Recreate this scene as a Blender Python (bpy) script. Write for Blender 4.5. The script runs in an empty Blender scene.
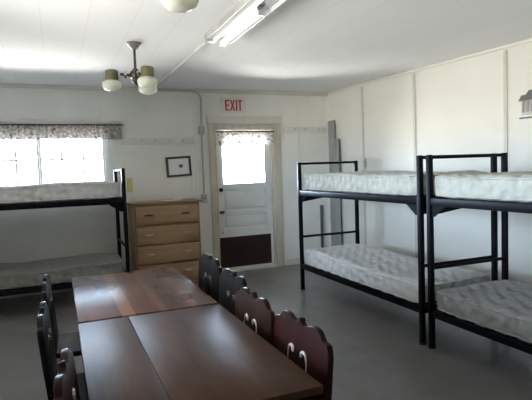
import bpy, bmesh, math, random
from mathutils import Vector, Matrix, Euler
random.seed(7)
S = bpy.context.scene
COL = S.collection
R = math.radians

# ------------------------------------------------------------------ materials
def new_mat(name):
    m = bpy.data.materials.new(name); m.use_nodes = True
    nt = m.node_tree
    b = nt.nodes['Principled BSDF']
    return m, nt, b

def N(nt, t, **kw):
    n = nt.nodes.new(t)
    for k, v in kw.items(): setattr(n, k, v)
    return n

def coords(nt, scale=(1, 1, 1)):
    tc = N(nt, 'ShaderNodeTexCoord'); mp = N(nt, 'ShaderNodeMapping')
    mp.inputs['Scale'].default_value = scale
    nt.links.new(tc.outputs['Object'], mp.inputs['Vector'])
    return mp.outputs['Vector']

def ramp(nt, fac, stops, interp='LINEAR'):
    r = N(nt, 'ShaderNodeValToRGB'); cr = r.color_ramp; cr.interpolation = interp
    cr.elements[0].position = stops[0][0]; cr.elements[0].color = (*stops[0][1], 1)
    cr.elements[1].position = stops[1][0]; cr.elements[1].color = (*stops[1][1], 1)
    for p, c in stops[2:]:
        e = cr.elements.new(p); e.color = (*c, 1)
    nt.links.new(fac, r.inputs['Fac'])
    return r.outputs['Color']

def noise(nt, vec, scale, detail=4, rough=.55):
    n = N(nt, 'ShaderNodeTexNoise')
    n.inputs['Scale'].default_value = scale; n.inputs['Detail'].default_value = detail
    n.inputs['Roughness'].default_value = rough
    nt.links.new(vec, n.inputs['Vector'])
    return n.outputs['Fac']

def bump(nt, b, h, strength=.2, dist=.01):
    bp = N(nt, 'ShaderNodeBump'); bp.inputs['Strength'].default_value = strength
    bp.inputs['Distance'].default_value = dist
    nt.links.new(h, bp.inputs['Height']); nt.links.new(bp.outputs['Normal'], b.inputs['Normal'])

def plain(name, c, rough=.6, metal=0, var=.12, scale=6, spec=.5, bmp=0):
    m, nt, b = new_mat(name)
    v = coords(nt)
    f = noise(nt, v, scale)
    lo = tuple(x*(1-var) for x in c); hi = tuple(min(1, x*(1+var)) for x in c)
    nt.links.new(ramp(nt, f, [(.3, lo), (.7, hi)]), b.inputs['Base Color'])
    b.inputs['Roughness'].default_value = rough; b.inputs['Metallic'].default_value = metal
    b.inputs['Specular IOR Level'].default_value = spec
    if bmp: bump(nt, b, noise(nt, v, scale*8), bmp, .004)
    return m

def wood(name, dark, mid, light, axis='Y', rough=.35, scale=5, spec=.5):
    m, nt, b = new_mat(name)
    sc = {'X': (.12, 1, 1), 'Y': (1, .12, 1), 'Z': (1, 1, .12)}[axis]
    v = coords(nt, sc)
    f = noise(nt, v, scale*3, 6, .6)
    nt.links.new(ramp(nt, f, [(.28, dark), (.5, mid), (.74, light)]), b.inputs['Base Color'])
    b.inputs['Roughness'].default_value = rough
    b.inputs['Specular IOR Level'].default_value = spec
    bump(nt, b, f, .08, .004)
    return m

def plank_top(name, stops, x0, x1, rough, spec):
    """long boards along Y, each its own tone, with grain"""
    m, nt, b = new_mat(name)
    tc = N(nt, 'ShaderNodeTexCoord'); sx = N(nt, 'ShaderNodeSeparateXYZ')
    nt.links.new(tc.outputs['Object'], sx.inputs[0])
    mr = N(nt, 'ShaderNodeMapRange'); mr.inputs[1].default_value = x0; mr.inputs[2].default_value = x1
    nt.links.new(sx.outputs['X'], mr.inputs[0])
    c1 = ramp(nt, mr.outputs[0], stops, 'CONSTANT')
    v = coords(nt, (1, .1, 1))
    f = noise(nt, v, 18, 6, .6)
    g = ramp(nt, f, [(.25, (.62, .6, .58)), (.75, (1.25, 1.25, 1.25))])
    mx = N(nt, 'ShaderNodeMix'); mx.data_type = 'RGBA'; mx.blend_type = 'MULTIPLY'
    mx.inputs['Factor'].default_value = 1
    nt.links.new(c1, mx.inputs['A']); nt.links.new(g, mx.inputs['B'])
    nt.links.new(mx.outputs['Result'], b.inputs['Base Color'])
    fr = noise(nt, coords(nt, (1, .4, 1)), 5, 2, .4)
    rr = N(nt, 'ShaderNodeMapRange'); rr.inputs[3].default_value = rough-.04; rr.inputs[4].default_value = rough+.06
    nt.links.new(fr, rr.inputs[0]); nt.links.new(rr.outputs[0], b.inputs['Roughness'])
    bump(nt, b, noise(nt, coords(nt, (1, .5, 1)), 14, 2, .4), .3, .004)
    b.inputs['Specular IOR Level'].default_value = spec
    return m

M = {}
M['wall'] = plain('wall_paint', (.8, .785, .73), .75, var=.04, scale=2.5, spec=.25)
M['wall_panel'] = plain('panel_paint', (.69, .675, .615), .6, var=.04, scale=2, spec=.3)
M['trim'] = plain('trim_paint', (.64, .62, .55), .55, var=.06, scale=5, spec=.3)
M['batten'] = plain('batten_paint', (.55, .53, .47), .6, var=.05, spec=.3)
M['peg_board'] = plain('peg_board_paint', (.70, .685, .63), .6, var=.05, spec=.3)
M['whitetrim'] = plain('white_trim_paint', (.78, .78, .76), .5, var=.05, scale=4)
M['casing'] = wood('unpainted_casing_wood', (.47, .43, .34), (.57, .53, .44), (.64, .6, .51), 'Z', .6, spec=.3)
M['rawwood'] = wood('yellowed_jamb_wood', (.5, .37, .18), (.62, .48, .26), (.7, .58, .36), 'Z', .55, spec=.3)
M['door'] = plain('door_paint', (.74, .75, .73), .5, var=.05, scale=4)
M['maroon'] = plain('maroon_plate', (.03, .009, .009), .5, var=.15, scale=9, spec=.4)
M['black'] = plain('black_metal', (.0035, .0035, .005), .42, var=.25, scale=20, spec=.12)
M['blackplastic'] = plain('black_plastic', (.01, .01, .01), .6, scale=20)
M['knob'] = plain('dark_bronze', (.05, .045, .04), .35, .7)
M['steel'] = plain('grey_steel', (.42, .42, .4), .45, .5, spec=.5)
M['conduit'] = plain('painted_conduit', (.46, .455, .43), .5, var=.06)
M['grey'] = plain('grey_board', (.28, .28, .27), .65, var=.12, scale=5)
M['darkgrey'] = plain('dark_grey_strip', (.11, .11, .115), .65, var=.12)
M['brass'] = plain('dull_brass', (.15, .135, .07), .35, .5, var=.2, scale=14)
M['bronze'] = plain('bronze_fixture', (.075, .065, .055), .35, .7, var=.2, scale=14)
M['canopy'] = plain('grey_canopy', (.27, .26, .23), .4, .4)
M['chrome'] = plain('bright_metal', (.75, .74, .72), .2, 1, var=.05)
M['red'] = plain('red_letters', (.42, .02, .03), .5, var=.08)
M['signplate'] = plain('sign_plate', (.74, .70, .64), .5, var=.03)
M['paper'] = plain('paper', (.82, .82, .8), .8, var=.04)
M['yellow'] = plain('yellow_paper', (.62, .56, .22), .8, var=.08)
M['frame'] = plain('black_frame', (.03, .026, .024), .45, var=.2)
M['floor_feet'] = plain('foot_rubber', (.02, .02, .02), .8)
M['fixture'] = plain('fixture_enamel', (.6, .6, .59), .3, var=.02)
M['dresser'] = wood('dresser_oak', (.20, .115, .055), (.28, .165, .085), (.36, .225, .12), 'X', .4)
M['drawer'] = wood('drawer_oak', (.24, .14, .068), (.33, .2, .105), (.42, .265, .145), 'X', .4)
M['pull'] = plain('pale_wood_pull', (.55, .4, .25), .4, var=.08)
M['chair_red'] = wood('red_brown_stain', (.014, .0045, .004), (.021, .0065, .0053), (.03, .010, .0075), 'Z', .38, spec=.06)
M['chair_brown'] = wood('brown_stain', (.015, .007, .0045), (.022, .010, .006), (.032, .015, .008), 'Z', .38, spec=.06)
M['chair_black'] = wood('shade_dark_stain', (.004, .003, .003), (.007, .0055, .005), (.012, .010, .009), 'Z', .38, spec=.06)  # near-black: the shadow these chairs stand in is put into the stain
M['dull_scroll'] = plain('dull_scroll', (.09, .075, .065), .25, var=.1)  # dimmer painted highlight for the dark chairs
M['scroll'] = plain('pale_highlight_scroll', (.72, .62, .56), .25, var=.08)  # pale colour painted in for varnish highlights on the chair backs
M['tablewood'] = wood('table_underframe', (.05, .022, .013), (.075, .034, .02), (.1, .048, .028), 'Y', .4)
M['near_top'] = plank_top('near_table_boards', [(0, (.062, .033, .021)), (.325, (.050, .023, .012)), (.66, (.057, .026, .014))], -.36, .36, .42, .1)
M['far_top'] = plank_top('far_table_boards', [(0, (.10, .042, .028)), (.05, (.07, .028, .020)), (.29, (.19, .095, .052)), (.385, (.085, .03, .018)),
                         (.56, (.15, .072, .045)), (.62, (.072, .028, .019)), (.79, (.13, .062, .04)), (.85, (.08, .034, .023))], -.36, .36, .27, .42)

# ceiling: painted fibre panels with faint joints
def ceiling_mat():
    m, nt, b = new_mat('ceiling_panels')
    v = coords(nt)
    br = N(nt, 'ShaderNodeTexBrick')
    br.inputs['Color1'].default_value = (.82, .82, .815, 1); br.inputs['Color2'].default_value = (.80, .80, .795, 1)
    br.inputs['Mortar'].default_value = (.73, .73, .72, 1)
    br.inputs['Scale'].default_value = 1; br.inputs['Mortar Size'].default_value = .004
    br.inputs['Brick Width'].default_value = 1.22; br.inputs['Row Height'].default_value = .32
    br.inputs['Mortar Smooth'].default_value = .3
    rot = N(nt, 'ShaderNodeMapping'); rot.inputs['Rotation'].default_value = (0, 0, R(90)); rot.inputs['Location'].default_value = (.3, .045, 0)
    nt.links.new(v, rot.inputs['Vector']); nt.links.new(rot.outputs['Vector'], br.inputs['Vector'])
    nt.links.new(br.outputs['Color'], b.inputs['Base Color'])
    b.inputs['Roughness'].default_value = .75; b.inputs['Specular IOR Level'].default_value = .25
    bump(nt, b, noise(nt, coords(nt, (1, 1, 1)), 30, 4), .2, .004)
    return m
M['ceiling'] = ceiling_mat()

def floor_mat():
    m, nt, b = new_mat('grey_floor_paint')
    v = coords(nt)
    f = noise(nt, v, 3.5, 8, .65)
    nt.links.new(ramp(nt, f, [(.3, (.155, .151, .149)), (.55, (.195, .191, .191)), (.75, (.235, .231, .231))]), b.inputs['Base Color'])
    r = N(nt, 'ShaderNodeMapRange'); b.inputs['Specular IOR Level'].default_value = .75; r.inputs[3].default_value = .24; r.inputs[4].default_value = .38
    nt.links.new(noise(nt, v, 5, 5), r.inputs[0]); nt.links.new(r.outputs[0], b.inputs['Roughness'])
    bump(nt, b, noise(nt, v, 14, 5), .12, .004)
    return m
M['floor'] = floor_mat()

def mattress_mat(name, base, pat):
    m, nt, b = new_mat(name)
    v = coords(nt)
    # quilting: two crossed diagonal waves
    mp = N(nt, 'ShaderNodeMapping'); mp.inputs['Rotation'].default_value = (R(45), R(45), R(45)); nt.links.new(v, mp.inputs['Vector'])
    vo = N(nt, 'ShaderNodeTexVoronoi'); vo.feature = 'SMOOTH_F1'; vo.inputs['Smoothness'].default_value = .6; vo.inputs['Scale'].default_value = 13; vo.inputs['Randomness'].default_value = .3
    nt.links.new(mp.outputs['Vector'], vo.inputs['Vector'])
    f = noise(nt, v, 24, 3, .5)
    fl = ramp(nt, f, [(.35, base), (.75, pat)])
    st = ramp(nt, vo.outputs['Distance'], [(.25, (1, 1, 1)), (.55, (.93, .925, .91))])   # stitched figure of the ticking
    mx = N(nt, 'ShaderNodeMix'); mx.data_type = 'RGBA'; mx.blend_type = 'MULTIPLY'; mx.inputs['Factor'].default_value = 1
    nt.links.new(fl, mx.inputs['A']); nt.links.new(st, mx.inputs['B'])
    nt.links.new(mx.outputs['Result'], b.inputs['Base Color'])
    b.inputs['Roughness'].default_value = .75; b.inputs['Specular IOR Level'].default_value = .3
    b.inputs['Sheen Weight'].default_value = .1
    bump(nt, b, vo.outputs['Distance'], .8, .045)
    return m
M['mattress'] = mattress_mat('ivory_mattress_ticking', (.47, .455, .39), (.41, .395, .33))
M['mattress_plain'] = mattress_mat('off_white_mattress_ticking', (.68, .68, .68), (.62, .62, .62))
M['mattress_shaded'] = mattress_mat('shaded_mattress_ticking', (.30, .295, .28), (.235, .23, .215))  # darker ticking copy, shade of the deck above put into the colour
M['mattress_deep_shaded'] = mattress_mat('deep_shaded_mattress_ticking', (.24, .235, .22), (.2, .195, .18))  # still darker copy, the dimness under the left bunk painted in
M['piping'] = plain('mattress_piping', (.66, .66, .62), .7, var=.05)

def fabric(name, pale, dark, lo, hi, scale, thin=.35):
    m, nt, b = new_mat(name)
    v = coords(nt, (1, 1, 1.2))
    f = noise(nt, v, scale, 5, .7)
    c = ramp(nt, f, [(lo, dark), (hi, pale)])
    nt.links.new(c, b.inputs['Base Color'])
    b.inputs['Roughness'].default_value = .9; b.inputs['Specular IOR Level'].default_value = .1
    tr = N(nt, 'ShaderNodeBsdfTranslucent'); nt.links.new(c, tr.inputs['Color'])
    mx = N(nt, 'ShaderNodeMixShader'); mx.inputs[0].default_value = thin
    out = nt.nodes['Material Output']
    nt.links.new(b.outputs[0], mx.inputs[1]); nt.links.new(tr.outputs[0], mx.inputs[2])
    nt.links.new(mx.outputs[0], out.inputs['Surface'])
    return m
M['valance'] = fabric('grey_floral_valance_cloth', (.72, .69, .66), (.10, .095, .1), .34, .58, 30)
M['door_valance'] = fabric('white_floral_valance_cloth', (.9, .89, .87), (.1, .09, .1), .37, .5, 24, .6)

def glass(name, tint, rough, trans, white=None):
    m, nt, b = new_mat(name)
    nt.nodes.remove(b)
    t = N(nt, 'ShaderNodeBsdfTransparent'); t.inputs['Color'].default_value = (*tint, 1)
    g = N(nt, 'ShaderNodeBsdfGlossy'); g.inputs['Roughness'].default_value = rough
    fr = N(nt, 'ShaderNodeFresnel'); fr.inputs['IOR'].default_value = 1.45
    mx = N(nt, 'ShaderNodeMixShader')
    nt.links.new(fr.outputs[0], mx.inputs[0]); nt.links.new(t.outputs[0], mx.inputs[1]); nt.links.new(g.outputs[0], mx.inputs[2])
    res = mx.outputs[0]
    if white is not None:
        d = N(nt, 'ShaderNodeBsdfDiffuse'); d.inputs['Color'].default_value = (*white, 1)
        tl = N(nt, 'ShaderNodeBsdfTranslucent'); tl.inputs['Color'].default_value = (*white, 1)
        a = N(nt, 'ShaderNodeMixShader'); a.inputs[0].default_value = .5
        nt.links.new(d.outputs[0], a.inputs[1]); nt.links.new(tl.outputs[0], a.inputs[2])
        m2 = N(nt, 'ShaderNodeMixShader'); m2.inputs[0].default_value = 1-trans
        nt.links.new(res, m2.inputs[1]); nt.links.new(a.outputs[0], m2.inputs[2]); res = m2.outputs[0]
    nt.links.new(res, nt.nodes['Material Output'].inputs['Surface'])
    return m
M['glass'] = glass('window_glass', (.97, .98, .98), .02, 1)
M['shade'] = glass('opal_shade_glass', (.95, .95, .88), .08, .5, (.92, .92, .87))

def emit(name, c, s):
    m, nt, b = new_mat(name)
    b.inputs['Emission Color'].default_value = (*c, 1); b.inputs['Emission Strength'].default_value = s
    b.inputs['Base Color'].default_value = (.9, .9, .9, 1)
    return m
M['tube'] = emit('lit_fluorescent_tube', (1, .98, .95), 1.1)

# ------------------------------------------------------------------ mesh helpers
def box(bm, x0, x1, y0, y1, z0, z1, bev=0, seg=2):
    t = bmesh.new()
    bmesh.ops.create_cube(t, size=1)
    for v in t.verts:
        v.co = Vector(((x0+x1)/2+v.co.x*(x1-x0), (y0+y1)/2+v.co.y*(y1-y0), (z0+z1)/2+v.co.z*(z1-z0)))
    if bev:
        bmesh.ops.bevel(t, geom=t.edges[:], offset=bev, segments=seg, affect='EDGES', profile=.5)
    merge(bm, t)

def merge(bm, t, mat=None):
    if mat is not None: t.transform(mat)
    me = bpy.data.meshes.new('tmp'); t.to_mesh(me); t.free()
    bm.from_mesh(me); bpy.data.meshes.remove(me)

def tube(bm, pts, r, seg=10, caps=True):
    pts = [Vector(p) for p in pts]
    rs = r if isinstance(r, (list, tuple)) else [r]*len(pts)
    rings = []; up = None
    for i, p in enumerate(pts):
        if i == 0: d = pts[1]-p
        elif i == len(pts)-1: d = p-pts[i-1]
        else: d = (pts[i+1]-p).normalized()+(p-pts[i-1]).normalized()
        d.normalize()
        if up is None:
            up = Vector((0, 0, 1)) if abs(d.z) < .9 else Vector((1, 0, 0))
        a = d.cross(up)
        if a.length < 1e-4: a = d.cross(Vector((0, 1, 0)))
        a.normalize(); b = a.cross(d).normalized(); up = b
        rings.append([bm.verts.new(p+(a*math.cos(t)+b*math.sin(t))*rs[i]) for t in [2*math.pi*k/seg for k in range(seg)]])
    for i in range(len(rings)-1):
        for k in range(seg):
            bm.faces.new((rings[i][k], rings[i][(k+1) % seg], rings[i+1][(k+1) % seg], rings[i+1][k]))
    if caps:
        bm.faces.new(rings[0][::-1]); bm.faces.new(rings[-1])

def lathe(bm, prof, c=(0, 0, 0), seg=24):
    c = Vector(c); rings = []
    for r, z in prof:
        if r < 1e-5: rings.append([bm.verts.new(c+Vector((0, 0, z)))])
        else: rings.append([bm.verts.new(c+Vector((r*math.cos(2*math.pi*k/seg), r*math.sin(2*math.pi*k/seg), z))) for k in range(seg)])
    for a, b in zip(rings, rings[1:]):
        for k in range(seg):
            q = (k+1) % seg
            if len(a) == 1 and len(b) == 1: continue
            if len(a) == 1: bm.faces.new((a[0], b[k], b[q]))
            elif len(b) == 1: bm.faces.new((a[k], b[0], a[q]))
            else: bm.faces.new((a[k], b[k], b[q], a[q]))

def prism(bm, poly, axis, a, b):
    """extrude a 2-D polygon along axis from a to b (poly in the other two axes in x,y,z order)"""
    def P(u, v, w):
        return {'X': (w, u, v), 'Y': (u, w, v), 'Z': (u, v, w)}[axis]
    A = [bm.verts.new(P(u, v, a)) for u, v in poly]; B = [bm.verts.new(P(u, v, b)) for u, v in poly]
    n = len(poly)
    bm.faces.new(A); bm.faces.new(B[::-1])
    for i in range(n):
        bm.faces.new((A[i], B[i], B[(i+1) % n], A[(i+1) % n]))

def obj(name, bm, mat, parent=None, smooth=True, angle=35):
    bmesh.ops.recalc_face_normals(bm, faces=bm.faces[:])
    me = bpy.data.meshes.new(name); bm.to_mesh(me); bm.free()
    if smooth:
        for p in me.polygons: p.use_smooth = True
        me.set_sharp_from_angle(angle=R(angle))
    me.materials.append(M[mat] if isinstance(mat, str) else mat)
    o = bpy.data.objects.new(name, me); COL.objects.link(o)
    if parent: o.parent = parent
    return o

def B(): return bmesh.new()

def part(name, mat, parent, *boxes, bev=0):
    bm = B()
    for b in boxes: box(bm, *b, bev=bev)
    return obj(name, bm, mat, parent)

def tag(o, label, cat, group=None):
    o['label'] = label; o['category'] = cat
    if group: o['group'] = group
    return o

def thing(name, label, cat, loc=(0, 0, 0), rot=0, group=None):
    o = bpy.data.objects.new(name, None); COL.objects.link(o)
    o.empty_display_size = .1
    o.location = loc; o.rotation_euler = (0, 0, rot)
    return tag(o, label, cat, group)

def struct(o):
    o['kind'] = 'structure'; return o

def sroot(name, loc=(0, 0, 0), rot=0):
    o = bpy.data.objects.new(name, None); COL.objects.link(o); o.location = loc; o.rotation_euler = (0, 0, rot)
    return struct(o)

def dup(root, loc, rot, label):
    def cp(o, par):
        c = o.copy(); COL.objects.link(c); c.parent = par
        for ch in o.children: cp(ch, c)
        return c
    c = cp(root, None)
    c.location = loc; c.rotation_euler = (0, 0, rot); c['label'] = label
    return c

def remat(root, mp):
    """give a copied thing its own materials (mesh data stays per thing)"""
    for ch in root.children_recursive:
        if ch.name.split('.')[0] in mp:
            if ch.name.startswith('scroll'): ch['label'] = 'painted dull scroll'
            ch.data = ch.data.copy(); ch.data.materials[0] = M[mp[ch.name.split('.')[0]]]

# ------------------------------------------------------------------ room shell
H = 2.6; YF = 6.814; YB = -2.8; XL = -1.53; T = .14
SL = math.atan(.085)                      # the right wall runs slightly out of square
CX = 3.90
RROT = R(-90)+SL
LEN = (YF-YB)/math.cos(SL)+.02
XRB = CX+(YF-YB)*.085

def wall(name, length, holes, loc, rot, mat):
    """length along local X from 0, outward = local +Y"""
    bm = B(); xs = 0
    for (a, b, z0, z1) in sorted(holes):
        box(bm, xs, a, 0, T, 0, H)
        if z0 > 0: box(bm, a, b, 0, T, 0, z0)
        box(bm, a, b, 0, T, z1, H)
        xs = b
    box(bm, xs, length, 0, T, 0, H)
    o = obj(name, bm, mat, smooth=False); o.location = loc; o.rotation_euler = (0, 0, rot)
    return struct(o)

X0 = XL
LW2 = (4.3, 6.3, 1.15, 2.1)
WX0, WX1, WZ0, WZ1 = -1.02, .64, 1.30, 2.06          # far window
DX0, DX1, DZ1 = 2.075, 2.965, 2.045                  # door opening
wall('wall_far', CX-X0+.3+.0, [(WX0-X0, WX1-X0, WZ0, WZ1), (DX0-X0, DX1-X0, 0, DZ1)], (X0, YF, 0), 0, 'wall')
wall('wall_right', LEN, [], (CX, YF, 0), RROT, 'wall_panel')
wall('wall_left', YF-YB, [LW2], (XL, YB, 0), R(90), 'wall')
wall('wall_back', XRB-XL+.3, [], (XRB+.15, YB, 0), R(180), 'wall')
bm = B(); box(bm, XL-.2, XRB+.3, YB-.2, YF+.2, -.1, 0); struct(obj('floor', bm, 'floor', smooth=False))
bm = B(); box(bm, XL-.2, XRB+.3, YB-.2, YF+.2, H, H+.1); struct(obj('ceiling', bm, 'ceiling', smooth=False))

def window(name, w, z0, z1, loc, rot, cols, rows, sashes=2):
    """opening w wide, local X across, local Y outward, origin at opening's left foot on the inner wall face"""
    r = sroot(name, loc, rot)
    f = .045
    part('window_frame', 'whitetrim', r, (0, f, .02, T, z0, z1), (w-f, w, .02, T, z0, z1), (f, w-f, .02, T, z0, z0+f), (f, w-f, .02, T, z1-f, z1))
    part('window_sill', 'whitetrim', r, (-.07, w+.07, -.05, .02, z0-.035, z0-.001))
    part('window_casing', 'whitetrim', r, (-.07, -.001, -.018, -.001, z0, z1+.07), (w+.001, w+.07, -.018, -.001, z0, z1+.07), (0, w, -.018, -.001, z1+.001, z1+.07))
    sw = (w-2*f)/sashes
    for s in range(sashes):
        a = f+s*sw; b = a+sw; y = .05+.025*(s % 2); g = .028
        sh = part('sash', 'whitetrim', r, (a, a+g, y, y+.024, z0+f, z1-f), (b-g, b, y, y+.024, z0+f, z1-f), (a+g, b-g, y, y+.024, z0+f, z0+f+g), (a+g, b-g, y, y+.024, z1-f-g, z1-f))
        bars = []
        for c in range(1, cols):
            x = a+sw*c/cols; bars.append((x-.013, x+.013, y+.003, y+.02, z0+f+g, z1-f-g))
        for q in range(1, rows):
            z = z0+f+(z1-z0-2*f)*q/rows; bars.append((a+g, b-g, y+.004, y+.019, z-.013, z+.013))
        part('glazing_bars', 'whitetrim', sh, *bars)
        part('glass_pane', 'glass', sh, (a+g, b-g, y+.010, y+.013, z0+f+g, z1-f-g))
    return r
window('window_1', WX1-WX0, WZ0, WZ1, (WX0, YF, 0), 0, 3, 2)
def on_right(s, d=0, z=0):
    """point at s metres along the right wall from the far corner, d metres out into the room"""
    return (CX+s*math.sin(SL)-d*math.cos(SL), YF-s*math.cos(SL)-d*math.sin(SL), z)
window('window_2', LW2[1]-LW2[0], LW2[2], LW2[3], (XL, YB+LW2[0], 0), R(90), 2, 2, 3)

# door -------------------------------------------------------------
d = sroot('door_1', (0, YF, 0))
bm = B()                                  # slab with a window hole and two sunk panels
dx0, dx1, dy0, dy1 = DX0+.022, DX1-.022, .035, .075
gx0, gx1, gz0, gz1 = 2.19, 2.855, 1.255, 1.93
box(bm, dx0, gx0, dy0, dy1, .03, 2.03); box(bm, gx1, dx1, dy0, dy1, .03, 2.03)
box(bm, gx0, gx1, dy0, dy1, gz1, 2.03); box(bm, gx0, gx1, dy0, dy1, 1.19, gz0)
box(bm, gx0, gx1, dy0, dy1, .83, .88); box(bm, gx0, gx1, dy0, dy1, .03, .62)
box(bm, gx0, gx1, dy0+.026, dy1, .88, 1.19); box(bm, gx0, gx1, dy0+.026, dy1, .62, .83)
box(bm, gx0+.03, gx1-.03, dy0+.008, dy0+.0265, .91, 1.16, bev=.006); box(bm, gx0+.03, gx1-.03, dy0+.008, dy0+.0265, .65, .80, bev=.006)
slab = obj('door_slab', bm, 'door', d)
part('door_glass', 'glass', d, (gx0, gx1, dy0+.018, dy0+.022, gz0, gz1))
part('glass_bead', 'door', d, (gx0, gx0+.018, dy0-.006, dy0-.001, gz0, gz1), (gx1-.018, gx1, dy0-.006, dy0-.001, gz0, gz1), (gx0+.018, gx1-.018, dy0-.006, dy0-.001, gz0, gz0+.018))
k = part('kick_plate', 'maroon', d, (dx0+.01, dx1-.04, dy0-.008, dy0-.001, .06, .5)); k['label'] = 'maroon kick plate'
bm = B(); tube(bm, [(2.14, dy0, 1.19), (2.14, dy0-.05, 1.19)], .014); lathe(bm, [(0, -.03), (.022, -.024), (.03, 0), (.022, .024), (0, .03)], (2.14, dy0-.06, 1.19), 14)
obj('door_knob', bm, 'knob', d)
bm = B(); box(bm, 2.118, 2.19, dy0-.02, dy0-.001, .845, .885, bev=.004); tube(bm, [(2.15, dy0-.01, .865), (2.15, dy0-.05, .865)], .008)
obj('door_latch', bm, 'knob', d)
bm = B(); tube(bm, [(2.15, dy0-.001, .57), (2.15, dy0-.012, .57)], .01); obj('door_bolt', bm, 'knob', d)
c = part('door_jamb', 'rawwood', d, (DX0, DX0+.02, -.015, T, 0, DZ1), bev=.002); c['label'] = 'yellowed bare wood jamb'
part('door_jamb', 'casing', d, (DX1-.02, DX1, -.0, T, 0, DZ1), (DX0+.02, DX1-.02, 0, T, DZ1-.012, DZ1))
part('door_casing', 'casing', d, (DX0-.085, DX0-.001, -.022, -.001, 0, DZ1+.075), bev=.003)
part('door_casing', 'casing', d, (DX1+.001, DX1+.125, -.022, -.001, 0, DZ1+.075), bev=.003)
part('door_casing', 'peg_board', d, (DX0-.1, DX1+.14, -.03, -.001, DZ1+.08, DZ1+.19), bev=.003)
part('door_casing', 'casing', d, (DX0, DX1, -.022, -.001, DZ1, DZ1+.075), bev=.003)
part('threshold', 'trim', d, (DX0+.0205, DX1-.0205, -.06, T, 0, .028), bev=.004)

# trims ------------------------------------------------------------
def strim(name, mat, *boxes, loc=(0, 0, 0), rot=0):
    bm = B()
    for b in boxes: box(bm, *b, bev=.003)
    o = obj(name, bm, mat); o.location = loc; o.rotation_euler = (0, 0, rot)
    return struct(o)
strim('baseboard_far', 'trim', (XL, DX0-.09, -.015, -.001, 0, .09), (DX1+.13, CX, -.015, -.001, 0, .09), loc=(0, YF, 0))
strim('baseboard_right', 'trim', (0, LEN, -.015, -.001, 0, .09), loc=(CX, YF, 0), rot=RROT)
strim('trim_1', 'trim', (XL, CX, -.045, -.001, H-.05, H-.001), loc=(0, YF, 0))
strim('trim_2', 'wall_panel', (.05, LEN, -.02, -.001, H-.03, H-.001), loc=(CX, YF, 0), rot=RROT)
n = 3
for s in (.875, 1.865, 3.115, 4.35):
    strim('trim_%d' % n, 'batten', (s-.02, s+.02, -.012, -.001, .09, H-.05), loc=(CX, YF, 0), rot=RROT); n += 1
for x, z0, z1 in ((.56, 2.16, H-.05), (3.40, .09, 1.99), (3.40, 2.1, H-.05), (1.80, .09, 2.3)):
    strim('trim_%d' % n, 'wall', (x-.012, x+.012, -.006, -.001, z0, z1), loc=(0, YF, 0)); n += 1

# unseen overhang, added to block the high sky from the windows
bm = B(); box(bm, XL-T-1.3, XL-T-.001, YB-T, YF+T, 2.32, 2.4); box(bm, XL-T, CX+.6, YF+T+.001, YF+T+.9, 2.32, 2.4)
box(bm, XL-T, XRB+.3, YB-T-.9, YB-T-.001, 2.32, 2.4)
struct(obj('sky_block_overhang', bm, 'whitetrim', smooth=False))

# ------------------------------------------------------------------ bunks
BL, BW_ = 2.185, .83
def make_bunk(label):
    t = thing('bunk_bed', label, 'bunk bed', group='black metal bunk beds')
    px, py, p = BW_/2, BL/2, .042
    posts = []
    for sx in (-1, 1):
        for sy in (-1, 1):
            x = sx*(px-p/2); y = sy*(py-p/2)
            bm = B(); box(bm, x-p/2, x+p/2, y-p/2, y+p/2, .012, 1.53, bev=.008)
            po = obj('post', bm, 'black', t)
            bm = B(); lathe(bm, [(0, 0), (.027, 0), (.03, .012), (0, .0125)], (x, y, 0), 12); obj('foot_cap', bm, 'floor_feet', po)
    for z0, z1 in ((1.135, 1.195), (.255, .31)):
        for sx in (-1, 1):
            x = sx*(px-p/2)
            part('side_rail', 'black', t, (x-.018, x+.018, -py+p, py-p, z0, z1), bev=.004)
        for sy in (-1, 1):
            y = sy*(py-p/2)
            part('end_rail', 'black', t, (-px+p, px-p, y-.018, y+.018, z0, z1), bev=.004)
        bm = B()
        for i in range(11):
            y = -py+.16+i*(BL-.32)/10
            box(bm, -px+.043, px-.043, y-.025, y+.025, z1-.03, z1-.012)
        for i in range(3):
            x = -.22+.22*i
            box(bm, x-.012, x+.012, -py+p, py-p, z1-.045, z1-.03)
        obj('mattress_deck', bm, 'black', t)
    for sy in (-1, 1):
        y = sy*(py-p/2)
        for z in (1.512, .64):
            bm = B(); tube(bm, [(-px+p, y, z), (px-p, y, z)], .014, 12); obj('guard_rail', bm, 'black', t)
        for sx in (-1, 1):
            x = sx*(px-p)
            xx = sx*(px-p/2)
            bm = B()
            prism(bm, [(sy*(py-p), 1.136), (sy*(py-p), 1.05), (sy*(py-p-.03), 1.05), (sy*(py-p-.15), 1.136)], 'X', xx-.006, xx+.006)
            gl = .2 if sx > 0 else .62
            prism(bm, [(x, 1.136), (x, 1.06), (x-sx*.03, 1.06), (x-sx*gl, 1.136)], 'Y', y-.006, y+.006)
            obj('gusset', bm, 'black', t)
    return t
bunk = make_bunk('black metal bunk bed against the right wall, farther one, nearest the corner')
bunk.location = (3.058, 4.275, 0)
dup(bunk, (3.066, 2.03, 0), 0, 'black metal bunk bed at the right edge of the photo, nearest to viewer')
dup(bunk, (-.39, 6.15, 0), R(90), 'black metal bunk bed in front of the window with valance')

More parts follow.
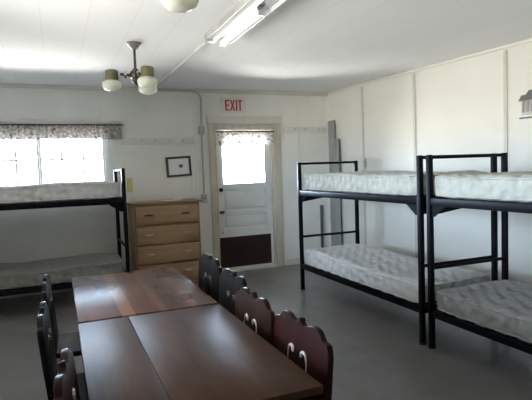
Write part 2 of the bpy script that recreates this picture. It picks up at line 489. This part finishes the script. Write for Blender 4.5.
def make_mattress(name, label, mat, loc, rot, L, W, h, seed, tilt=0, sag=.012):
    random.seed(seed)
    t = thing(name, label, 'mattress', loc, rot, 'bunk mattresses')
    bm = B()
    nx, ny, nz = 16, 36, 5
    t2 = bmesh.new()
    bmesh.ops.create_cube(t2, size=1)
    bmesh.ops.subdivide_edges(t2, edges=t2.edges[:], cuts=15, use_grid_fill=True)
    ph = [random.uniform(0, 6.28) for _ in range(6)]
    r = .05
    for v in t2.verts:
        x, y, z = v.co.x*W, v.co.y*L, v.co.z*h
        # rounded box
        cx = max(-W/2+r, min(W/2-r, x)); cy = max(-L/2+r, min(L/2-r, y)); cz = max(-h/2+r, min(h/2-r, z))
        dv = Vector((x-cx, y-cy, z-cz))
        if dv.length > 1e-6:
            k = max(abs(dv.x), abs(dv.y), abs(dv.z))
            dv = dv.normalized()*k
        q = Vector((cx, cy, cz))+dv
        wv = .006*math.sin(5*y+ph[0])+.005*math.sin(9*x+ph[1])+.004*math.sin(13*y+4*x+ph[2])
        top = max(0, (q.z+h/2)/h)
        q.z += top*(wv+sag*(2*abs(y)/L-.5)+tilt*y)
        q.x += (1 if x > 0 else -1)*.006*math.sin(11*y+ph[3])*(abs(x)/(W/2))**4
        v.co = q+Vector((0, 0, h/2))
    merge(bm, t2)
    body = obj('ticking', bm, mat, t, angle=80)
    for zz, nm in ((h-.022, 'top_piping'), (.022, 'bottom_piping')):
        rr = .07; pts = []
        for (sx, sy, a0) in ((1, 1, 0), (-1, 1, 90), (-1, -1, 180), (1, -1, 270)):
            n_ = []
            for q in range(7):
                a = R(a0+15*q)
                n_.append(Vector((sx*(W/2-rr)+rr*math.cos(a), sy*(L/2-rr)+rr*math.sin(a), 0)))
            pts += n_
        # follow the waviness of the body along the long sides
        out = []
        for i in range(len(pts)):
            a = pts[i]; b = pts[(i+1) % len(pts)]
            m_ = max(1, int((b-a).length/.12))
            for q in range(m_): out.append(a.lerp(b, q/m_))
        out.append(out[0].copy())
        top = 1 if zz > h/2 else .1
        for p_ in out:
            wv = .006*math.sin(5*p_.y+ph[0])+.005*math.sin(9*p_.x+ph[1])+.004*math.sin(13*p_.y+4*p_.x+ph[2])
            p_.z = zz+top*(wv+sag*(2*abs(p_.y)/L-.5)+tilt*p_.y)
            p_ *= 1
        bm = B(); tube(bm, out, .0075, 6, caps=False)
        obj('piping', bm, mat, body)
    return t
ML, MW = 2.07, .80
make_mattress('mattress', 'ivory mattress on the top bunk nearest the corner, at right', 'mattress', (3.058, 4.275, 1.196), 0, ML, MW, .19, 1, .012)
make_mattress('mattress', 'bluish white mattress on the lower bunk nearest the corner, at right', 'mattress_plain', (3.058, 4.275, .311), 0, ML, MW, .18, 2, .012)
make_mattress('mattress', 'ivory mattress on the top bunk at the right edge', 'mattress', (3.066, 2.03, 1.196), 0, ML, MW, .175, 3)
make_mattress('mattress', 'shaded grey mattress on the lower bunk at the right edge', 'mattress_shaded', (3.066, 2.03, .311), 0, ML, MW, .17, 4)
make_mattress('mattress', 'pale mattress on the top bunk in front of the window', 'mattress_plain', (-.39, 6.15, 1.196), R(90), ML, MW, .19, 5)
make_mattress('mattress', 'deep shaded mattress on the lower bunk under the window', 'mattress_deep_shaded', (-.39, 6.15, .311), R(90), ML, MW, .17, 6)

# ------------------------------------------------------------------ dresser
DRX0, DRX1, DRY0, DRY1 = .84, 1.68, 6.30, 6.775
t = thing('dresser', 'oak chest of four drawers between the bunk and the door', 'dresser', ((DRX0+DRX1)/2, (DRY0+DRY1)/2, 0))
w2 = (DRX1-DRX0)/2; d2 = (DRY1-DRY0)/2
part('top_board', 'dresser', t, (-w2-.03, w2+.025, -d2-.02, d2, 1.075, 1.1), bev=.005)
part('side_panel', 'dresser', t, (-w2, -w2+.02, -d2, d2, 0, 1.074), bev=.002)
part('side_panel', 'dresser', t, (w2-.02, w2, -d2, d2, 0, 1.074), bev=.002)
part('back_panel', 'dresser', t, (-w2+.021, w2-.021, d2-.012, d2, .02, 1.074))
part('plinth', 'dresser', t, (-w2+.021, w2-.021, -d2+.02, -d2+.035, 0, .075))
fr = [(-w2+.021, w2-.021, -d2+.004, -d2+.022, 1.05, 1.074)]
for i in range(4): fr.append((-w2+.021, w2-.021, -d2+.004, -d2+.022, .075+i*.245, .093+i*.245))
part('face_frame', 'dresser', t, *fr)
for i in range(4):
    z0 = .095+i*.245; z1 = z0+.216
    dr = part('drawer', 'drawer', t, (-w2+.026, w2-.026, -d2-.016, -d2+.003, z0, z1), (-w2+.04, w2-.04, -d2+.0025, d2-.05, z0+.02, z1-.03), bev=.003)
    for sx in (-1, 1):
        x = sx*.235; z = (z0+z1)/2+.005
        bm = B(); tube(bm, [(x-.045, -d2-.016, z), (x-.042, -d2-.036, z), (x, -d2-.042, z), (x+.042, -d2-.036, z), (x+.045, -d2-.016, z)], [.008, .009, .011, .009, .008], 8)
        obj('drawer_pull', bm, 'bronze' if i == 3 else 'pull', dr)
# papers on the dresser
def paper(label, x, y, z, w, l, rot):
    bm = B(); n_ = 8; g = []
    for i in range(n_+1):
        u = i/n_-.5
        zz = .001+.06*max(0, abs(u)-.25)**1.5
        g.append([bm.verts.new((u*w, -l/2, zz)), bm.verts.new((u*w, l/2, zz)), bm.verts.new((u*w, l/2, zz+.0015)), bm.verts.new((u*w, -l/2, zz+.0015))])
    for a, b in zip(g, g[1:]):
        for q in range(4): bm.faces.new((a[q], b[q], b[(q+1) % 4], a[(q+1) % 4]))
    bm.faces.new(g[0]); bm.faces.new(g[-1][::-1])
    o = obj('paper_sheet', bm, 'paper'); o.location = (x, y, z); o.rotation_euler = (0, 0, R(rot))
    return tag(o, label, 'paper', 'papers on the dresser')
paper('white paper sheet lying on the dresser top, left of the two sheets', 1.33, 6.5, 1.1005, .3, .25, 10)
paper('white paper sheet lying on the dresser top, right of the two sheets', 1.56, 6.6, 1.112, .28, .24, -14)

# ------------------------------------------------------------------ tables
def table(label, loc, W, L, topmat, split):
    t = thing('dining_table', label, 'table', loc, 0, 'long wooden tables')
    bm = B()
    if split is None:
        box(bm, -W/2, W/2, -L/2, L/2, .722, .75, bev=.004)
    else:
        box(bm, -W/2, split-.001, -L/2, L/2, .722, .75, bev=.003); box(bm, split+.001, W/2, -L/2, L/2, .722, .75, bev=.003)
    obj('table_top', bm, topmat, t)
    a, b = W/2-.07, L/2-.08
    part('apron', 'tablewood', t, (-a, -a+.022, -b, b, .62, .721)); part('apron', 'tablewood', t, (a-.022, a, -b, b, .62, .721))
    part('apron', 'tablewood', t, (-a+.023, a-.023, -b, -b+.022, .62, .721)); part('apron', 'tablewood', t, (-a+.023, a-.023, b-.022, b, .62, .721))
    for sx in (-1, 1):
        for sy in (-1, 1):
            x, y = sx*.045, sy*(b-.055)
            bm = B(); box(bm, x-.022, x+.022, y-.031, y+.031, 0, .679, bev=.005)
            obj('leg', bm, 'tablewood', t)
    for sy in (-1, 1): part('cross_bearer', 'tablewood', t, (-a+.03, a-.03, sy*(b-.055)-.03, sy*(b-.055)+.03, .68, .719))
    return t
table('long brown wooden table nearest the viewer, seam down its top', (.411, 1.985, 0), .715, 1.145, 'near_top', .29-.411)
table('reddish plank table behind the nearer one, toward the dresser', (.413, 3.165, 0), .715, 1.165, 'far_top', None)

# ------------------------------------------------------------------ chairs
def crest():
    half = [(0, .864), (.008, .862), (.014, .85), (.024, .842), (.042, .838), (.07, .847), (.1, .857), (.125, .86), (.147, .857), (.166, .848), (.18, .835), (.192, .824),
            (.21, .823), (.226, .819), (.237, .802), (.243, .775), (.243, .64), (.232, .56), (.215, .48), (.205, .43)]
    return half
def make_chair(label, mat):
    """origin at floor under the seat; the back stands at local -X... seat reaches to +X"""
    t = thing('plank_back_chair', label, 'chair', group='plank back chairs around the tables')
    bm = B()
    h = crest(); poly = [(s, z) for s, z in h]+[(-s, z) for s, z in h[::-1] if s > 0]
    th = .026
    prism(bm, poly, 'X', -th/2, th/2)
    bmesh.ops.recalc_face_normals(bm, faces=bm.faces[:])
    ed = [e for e in bm.edges if len(e.link_faces) == 2 and any(len(f.verts) > 8 for f in e.link_faces)]
    bmesh.ops.bevel(bm, geom=ed, offset=.005, segments=2, affect='EDGES', profile=.5)
    rk = R(5)
    mt = Matrix.Translation((-.2, 0, .43)) @ Matrix.Rotation(-rk, 4, 'Y') @ Matrix.Translation((0, 0, -.43))
    bm.transform(mt)
    back = obj('backrest', bm, mat, t)
    for sy in (-1, 1):  # hook-shaped strips drawing the varnish highlights as painted colour
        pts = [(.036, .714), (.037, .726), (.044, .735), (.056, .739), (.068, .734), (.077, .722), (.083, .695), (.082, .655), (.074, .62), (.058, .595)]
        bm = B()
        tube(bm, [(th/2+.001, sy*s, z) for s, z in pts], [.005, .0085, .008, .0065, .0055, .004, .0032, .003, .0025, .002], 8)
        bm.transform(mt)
        sc = obj('scroll', bm, 'scroll', back); sc['label'] = 'painted pale scroll'
    bm = B()
    prism(bm, [(-.215, -.17), (-.19, -.19), (.06, -.21), (.105, -.198), (.12, -.15), (.12, .15), (.105, .198), (.06, .21), (-.19, .19), (-.215, .17)], 'Z', .42, .45)
    bmesh.ops.bevel(bm, geom=[e for e in bm.edges if abs(e.verts[0].co.z-e.verts[1].co.z) < .001], offset=.006, segments=2, affect='EDGES')
    obj('seat', bm, mat, t)
    for sx in (-1, 1):
        for sy in (-1, 1):
            bm = B(); tube(bm, [(sx*.145-.045, sy*.185, 0), (sx*.125-.045, sy*.16, .2), (sx*.105-.045, sy*.135, .421)], [.014, .019, .016], 10)
            obj('leg', bm, mat, t)
    for sx in (-1, 1):
        bm = B(); tube(bm, [(sx*.125-.045, -.16, .19), (sx*.125-.045, .16, .19)], .01, 8)
        obj('stretcher', bm, mat, t)
    return t
base = make_chair('red-brown plank chair with wavy crest, nearest on the right side of the tables', 'chair_red')
base.location = (.6425, 1.785, 0); base.rotation_euler = (0, 0, R(180))
DARK = {'backrest': 'chair_black', 'seat': 'chair_black', 'leg': 'chair_black', 'stretcher': 'chair_black', 'scroll': 'dull_scroll'}  # chairs in shadow: shade and dimmer highlights put into the colours
BRN = {k_: 'chair_brown' for k_ in DARK if k_ != 'scroll'}
c3 = dup(base, (.628, 2.275, 0), R(180), 'brown plank chair with wavy crest, second nearest on the right side of the tables'); remat(c3, BRN)
c2 = dup(base, (.677, 2.715, 0), R(180), 'blackish plank chair on the right, third away from the viewer'); remat(c2, DARK); c2.scale = (1, 1, 1.02)
c1 = dup(base, (.682, 3.215, 0), R(180), 'blackish plank chair on the right, farthest, nearest the dresser and door'); remat(c1, DARK); c1.scale = (1, 1, 1.045)
dup(base, (.217, 1.72, 0), R(-5), 'dark red plank chair seen edge-on, nearest on the left side of the tables')
l2 = dup(base, (.137, 2.51, 0), R(-1.5), 'dark plank chair seen edge-on, middle one on the left side of the tables'); remat(l2, DARK)
l1 = dup(base, (.137, 3.25, 0), R(-1.5), 'dark plank chair seen edge-on, farthest on the left side of the tables'); remat(l1, DARK)

# ------------------------------------------------------------------ ceiling lamps
def make_lamp(label, loc, rot, angs):
    t = thing('ceiling_lamp', label, 'ceiling lamp', loc, 0, 'hanging ceiling lamps')
    bm = B(); lathe(bm, [(0, 0), (.062, 0), (.066, -.012), (.05, -.03), (.03, -.05), (.014, -.056), (0, -.056)]); obj('canopy', bm, 'canopy', t)
    bm = B(); tube(bm, [(0, 0, -.05), (0, 0, -.24)], .011, 12); obj('rod', bm, 'bronze', t)
    bm = B(); lathe(bm, [(0, -.22), (.02, -.222), (.032, -.24), (.045, -.25), (.05, -.275), (.045, -.3), (.034, -.31), (.034, -.33), (.022, -.345), (.01, -.36), (0, -.362)]); obj('hub', bm, 'bronze', t)
    for a in angs:
        a = R(a); u = Vector((math.cos(a), math.sin(a), 0)); rr = .2
        bm = B(); tube(bm, [u*.04+Vector((0, 0, -.28)), u*.085+Vector((0, 0, -.275)), u*.13+Vector((0, 0, -.27))], .012, 10)
        arm = obj('arm', bm, 'bronze', t)
        bm = B(); tube(bm, [u*.075+Vector((0, 0, -.276)), u*.095+Vector((0, 0, -.274))], .032, 14); obj('arm_collar', bm, 'chrome', arm)
        c = u*rr
        bm = B(); lathe(bm, [(0, -.232), (.046, -.238), (.054, -.246), (.056, -.325), (.05, -.328), (0, -.328)], c, 20); sk = obj('lamp_socket', bm, 'brass', t)
        bm = B(); lathe(bm, [(.058, -.327), (.075, -.335), (.085, -.352), (.085, -.37), (.074, -.392), (.052, -.408), (.03, -.414), (0, -.415),
                             (0, -.411), (.03, -.410), (.05, -.404), (.071, -.389), (.081, -.369), (.081, -.353), (.073, -.339), (.058, -.331), (.058, -.327)], c, 28)
        obj('glass_shade', bm, 'shade', t, angle=60)
        bm = B(); lathe(bm, [(0, -.329), (.014, -.33), (.015, -.345), (.026, -.365), (.028, -.378), (.02, -.392), (0, -.398)], c, 14)
        obj('bulb', bm, 'paper', sk)
    return t
make_lamp('bronze ceiling lamp with three glass shades hanging from a short rod above the far table', (.685, 4.515, H), 0, (172, 290, 50))
make_lamp('ceiling lamp with one glass shade showing at the top edge of the photo', (.553, 2.05, H), 0, (90, 210, 330))

# fluorescent strip -----------------------------------------------
t = thing('fluorescent_light', 'white fluorescent strip light with lit tube on the ceiling', 'light fixture', (1.31, 3.1, H))
part('housing', 'fixture', t, (-.1, .13, -.95, .93, -.05, -.001), bev=.006)
for x_ in (-.06, .08): part('reflector', 'fixture', t, (x_, x_+.005, -.94, .92, -.085, -.051))
part('edge_strip', 'steel', t, (-.112, -.101, -.95, .93, -.055, -.003))
bm = B(); tube(bm, [(.012, .07, -.088), (.012, .87, -.088)], .022, 16); obj('tube', bm, 'tube', t)
for y_ in (.872, .04): part('tube_holder', 'fixture', t, (-.012, .036, y_, y_+.028, -.112, -.051))

# conduit ----------------------------------------------------------
t = thing('conduit', 'painted conduit running from ceiling light down beside the door to two boxes', 'conduit', (0, 0, 0))
bm = B()
def arc(c, u, v, r, n=6):
    c, u, v = Vector(c), Vector(u), Vector(v)
    return [c+u*r*math.sin(math.pi/2*i/n)+v*r*(1-math.cos(math.pi/2*i/n)) for i in range(n+1)]
yw = YF-.06
pts = [(1.25, 4.07, H-.025), (1.24, yw-.1, H-.03)]+[Vector((1.24, yw-.1, H-.03))+Vector((.1*(1-math.cos(a)), .1*math.sin(a), 0)) for a in [R(15*i) for i in range(1, 7)]]
pts += [(1.77, yw, H-.035)]+[Vector((1.77, yw, H-.035))+Vector((.12*math.sin(a), 0, -.12*(1-math.cos(a)))) for a in [R(15*i) for i in range(1, 7)]]
pts += [(1.89, yw+.012, 2.3), (1.89, YF-.028, 2.1), (1.89, YF-.022, 1.12)]
tube(bm, pts, .013, 10); obj('pipe', bm, 'conduit', t)
part('ceiling_box', 'steel', t, (1.2, 1.3, 4.06, 4.16, H-.055, H-.001), bev=.006)
part('junction_box', 'conduit', t, (1.85, 1.93, YF-.05, YF-.001, 1.98, 2.085), bev=.006)
b_ = part('switch_box', 'steel', t, (1.845, 1.925, YF-.055, YF-.001, 1.03, 1.14), bev=.006)
part('switch_toggle', 'blackplastic', b_, (1.88, 1.89, YF-.066, YF-.0555, 1.075, 1.1))

# ------------------------------------------------------------------ wall things
# EXIT sign
t = thing('exit_sign', 'EXIT sign with red letters on a pale plate above the door', 'sign', (2.38, YF, 2.385))
part('plate', 'signplate', t, (-.2, .19, -.012, -.001, -.115, .105), bev=.003)
bm = B(); y0, y1 = -.0155, -.0125; hz = .075; s = .019
def bar(poly): prism(bm, poly, 'Y', y0, y1)
def rect(x0, x1, z0, z1): bar([(x0, z0), (x1, z0), (x1, z1), (x0, z1)])
rect(-.128, -.128+s+.004, -hz, hz)                                   # E
for z in (-hz, -.0095, hz-s): rect(-.105, -.066, z, z+s)
bar([(-.056, -hz), (-.032, -hz), (-.018, -.022), (-.004, -hz), (.02, -hz), (-.006, 0), (.02, hz), (-.004, hz), (-.018, .022), (-.032, hz), (-.056, hz), (-.03, 0)])   # X
rect(.032, .055, -hz, hz)                                            # I
rect(.064, .128, hz-s, hz); rect(.0845, .1075, -hz, hz-s)            # T
obj('lettering', bm, 'red', t, smooth=False)['label'] = 'red letters EXIT'

# valances
def valance(name, label, x0, x1, z0, z1, yoff, mat, folds, amp, rodmat, seed):
    random.seed(seed)
    t = thing(name, label, 'curtain', ((x0+x1)/2, YF-yoff, z1))
    w = x1-x0; n_ = folds*8; bm = B(); rows = []
    nz_ = 6
    hs = [random.uniform(-.006, .006) for _ in range(folds+2)]
    for j in range(nz_+1):
        row = []
        for i in range(n_+1):
            u = i/n_; v = j/nz_
            f_ = math.sin(u*folds*2*math.pi+math.sin(u*31)*.7)
            y = f_*amp*(.45+.55*v)
            z = -(z1-z0)*v+(hs[int(u*folds)]+.004*f_)*v
            row.append(bm.verts.new((-w/2+u*w, y, z)))
        rows.append(row)
    for a, b in zip(rows, rows[1:]):
        for i in range(n_): bm.faces.new((a[i], a[i+1], b[i+1], b[i]))
    o = obj('cloth', bm, mat, t, angle=80)
    md = o.modifiers.new('solid', 'SOLIDIFY'); md.thickness = .002
    bm = B(); tube(bm, [(-w/2-.02, 0, -.012), (w/2+.02, 0, -.012)], .009, 10)
    for sx in (-1, 1): tube(bm, [(sx*(w/2+.012), 0, -.012), (sx*(w/2+.012), yoff-.032, -.012)], .006, 8)
    obj('curtain_rod', bm, rodmat, t)
    return t
valance('valance', 'grey patterned gathered valance across the top of the far window', -1.15, .815, 1.925, 2.115, .055, 'valance', 26, .014, 'knob', 11)
valance('valance', 'short white floral valance over the door glass', DX0+.03, DX1-.01, 1.815, 2.02, .06, 'door_valance', 14, .012, 'knob', 12)
bm = B(); box(bm, -1.25, .83, -.032, -.001, 2.135, 2.165, bev=.004)
o = obj('curtain_board', bm, 'whitetrim'); o.location = (0, YF, 0)
tag(o, 'pale board fixed to the wall above the grey valance', 'board')

# peg rails
def peg_rail(label, x0, x1, z0, z1, pegs):
    t = thing('peg_rail', label, 'coat rack', ((x0+x1)/2, YF, (z0+z1)/2), 0, 'peg rails on the far wall')
    w = (x1-x0)/2; h = (z1-z0)/2
    part('board', 'peg_board', t, (-w, w, -.02, -.001, -h, h), bev=.004)
    for x in pegs:
        x -= (x0+x1)/2
        bm = B(); tube(bm, [(x, -.02, .002), (x, -.06, .012), (x, -.075, .018)], [.008, .008, .012], 10)
        obj('peg', bm, 'trim', t)
    return t
peg_rail('long painted peg rail above the picture, left of the door', .80, 1.79, 1.845, 1.935, [1.06, 1.24, 1.43, 1.62])
peg_rail('painted peg rail right of the door, near the corner', 3.14, 3.88, 1.985, 2.08, [3.32, 3.5, 3.72])

# picture
t = thing('picture_frame', 'small black framed picture hanging crooked above the dresser', 'picture', (1.55, YF-.002, 1.54))
t.rotation_euler = (0, R(-2.5), 0)
pw, ph_, fw = .172, .138, .03
part('frame', 'frame', t, (-pw, pw, -.022, -.001, ph_-fw, ph_), (-pw, pw, -.022, -.001, -ph_, -ph_+fw), (-pw, -pw+fw, -.022, -.001, -ph_+fw, ph_-fw), (pw-fw, pw, -.022, -.001, -ph_+fw, ph_-fw))
part('print', 'paper', t, (-pw+fw, pw-fw, -.008, -.001, -ph_+fw, ph_-fw))
bm = B(); prism(bm, [(.028*math.cos(a)*(1+.25*math.sin(3*a))+.03, .026*math.sin(a)+.005) for a in [2*math.pi*i/18 for i in range(18)]], 'Y', -.0095, -.0082)
obj('motif', bm, 'darkgrey', t)['label'] = 'dark spot printed on the white sheet'
# yellow note, cord
bm = B(); box(bm, -.035, .035, -.004, -.001, -.09, .09, bev=.001); o = obj('yellow_note', bm, 'yellow'); o.location = (.885, YF, 1.315)
tag(o, 'small yellow paper note on the wall beside the bunk post', 'note')
bm = B(); tube(bm, [(1.735, YF-.012, 1.40), (1.73, YF-.016, 1.3), (1.738, YF-.016, 1.2), (1.765, YF-.016, 1.125), (1.80, YF-.016, 1.115)], .008, 8)
tag(obj('electric_cord', bm, 'paper'), 'thin white cord hanging on the wall below the picture', 'cord')

# grey boards in the corner, on the right wall
def rboard(name, label, s0, s1, d0, d1, z1, mat):
    bm = B(); box(bm, s0, s1, -d1, -d0, .0, z1, bev=.004)
    o = obj(name, bm, mat); o.location = (CX, YF, 0); o.rotation_euler = (0, 0, RROT)
    return tag(o, label, 'board', 'grey boards in the corner')
rboard('grey_board', 'taller narrow grey board standing in the far right corner', .10, .25, .03, .055, 2.16, 'grey')
rboard('grey_board', 'shorter grey board standing in front of the taller one, in the corner', .23, .38, .06, .085, 1.87, 'grey')
bm = B(); box(bm, -.02, .02, -.04, -.018, .0, .88, bev=.003); o = obj('dark_strip', bm, 'darkgrey'); o.location = (3.74, YF, 0)
tag(o, 'short dark strip standing against the wall behind the far right bunk', 'strip')
# small wall hook
t = thing('wall_hook', 'small dark metal hook on the right wall above the far bunk', 'hook', on_right(.92, 0, 1.5), RROT)
part('back_plate', 'steel', t, (-.016, .016, -.018, -.012, -.065, .065), bev=.002)
bm = B(); tube(bm, [(0, -.018, .03), (0, -.04, .02), (0, -.05, 0), (0, -.045, .02)][:3], .006, 8); obj('hook_arm', bm, 'steel', t)
# house-shaped plaque at the right edge
t = thing('wall_plaque', 'house-shaped wall plaque with dark roof on the right wall', 'plaque', on_right(3.47, 0, 1.86), RROT)
part('house_front', 'steel', t, (-.17, .17, -.02, -.001, .03, .19), bev=.002)
bm = B(); prism(bm, [(-.2, .17), (-.17, .22), (-.12, .225), (-.09, .262), (.09, .262), (.12, .225), (.2, .17)], 'Y', -.028, -.003); obj('roof', bm, 'darkgrey', t)
part('siding', 'grey', t, *[(-.165+.045*i, -.145+.045*i, -.0235, -.0205, .06, .165) for i in range(8)])
part('base_strip', 'whitetrim', t, (-.19, .19, -.03, -.001, .012, .029), bev=.002)
part('ledge', 'darkgrey', t, (-.19, .19, -.03, -.001, 0, .011), bev=.002)

# ------------------------------------------------------------------ daylight
w = bpy.data.worlds.new('daylight'); S.world = w; w.use_nodes = True
nt = w.node_tree; bg = nt.nodes['Background']
tc = N(nt, 'ShaderNodeTexCoord'); sp = N(nt, 'ShaderNodeSeparateXYZ'); nt.links.new(tc.outputs['Generated'], sp.inputs[0])
mr = N(nt, 'ShaderNodeMapRange'); mr.inputs[1].default_value = -1; mr.inputs[2].default_value = 1
nt.links.new(sp.outputs['Z'], mr.inputs[0])
c = ramp(nt, mr.outputs[0], [(0, (1.9, 1.85, 1.77)), (.1, (1.9, 1.85, 1.77)), (.2, (1.1, 1.06, 1.0)), (.33, (.75, .73, .69)), (.43, (1.15, 1.11, 1.04)), (.492, (1.3, 1.26, 1.17)), (.51, (.95, 1.2, 1.55)), (.59, (.95, 1.2, 1.55)), (.64, (.09, .12, .15)), (1, (.08, .1, .14))])
nt.links.new(c, bg.inputs['Color']); bg.inputs['Strength'].default_value = 40

def portal(w_, h_, loc, rot):
    l = bpy.data.lights.new('window_portal', 'AREA'); l.shape = 'RECTANGLE'; l.size = w_; l.size_y = h_
    l.cycles.is_portal = True
    o = bpy.data.objects.new('window_portal', l); COL.objects.link(o); o.location = loc; o.rotation_euler = rot
def prt(x0, x1, z0, z1, base, rotz):
    # local -Z of the lamp must look into the room (local -Y of the wall frame)
    mw = Matrix.Translation(base) @ Matrix.Rotation(rotz, 4, 'Z')
    c_ = mw @ Vector(((x0+x1)/2, T+.02, (z0+z1)/2))
    e = (Matrix.Rotation(rotz, 4, 'Z') @ Matrix.Rotation(R(-90), 4, 'X')).to_euler()
    portal(x1-x0, z1-z0, c_, e)
prt(WX0, WX1, WZ0, WZ1, (0, YF, 0), 0)
prt(gx0, gx1, gz0, gz1, (0, YF, 0), 0)
prt(LW2[0], LW2[1], LW2[2], LW2[3], (XL, YB, 0), R(90))

# ------------------------------------------------------------------ camera
yaw, pit, rol = .393888710, .0619355277, -.0354984355
cy, sy = math.cos(yaw), math.sin(yaw)
f = Vector((sy*math.cos(pit), cy*math.cos(pit), -math.sin(pit)))
r = Vector((cy, -sy, 0)); u = r.cross(f)
r2 = r*math.cos(rol)+u*math.sin(rol); u2 = r2.cross(f)
cam = bpy.data.cameras.new('camera'); co = bpy.data.objects.new('camera', cam); COL.objects.link(co)
m = Matrix((r2, u2, -f)).transposed().to_4x4(); m.translation = (0, 0, 1.465)
co.matrix_world = m
cam.sensor_width = 36; cam.lens = 36*500.085/532; cam.clip_start = .05
S.camera = co
S.view_settings.view_transform = 'Standard'; S.view_settings.look = 'None'
S.view_settings.exposure = .52; S.view_settings.gamma = 1; S.view_settings.use_curve_mapping = False
S.cycles.max_bounces = 10; S.cycles.diffuse_bounces = 6; S.cycles.transparent_max_bounces = 16
S.cycles.use_denoising = True
S.cycles.sample_clamp_indirect = 6
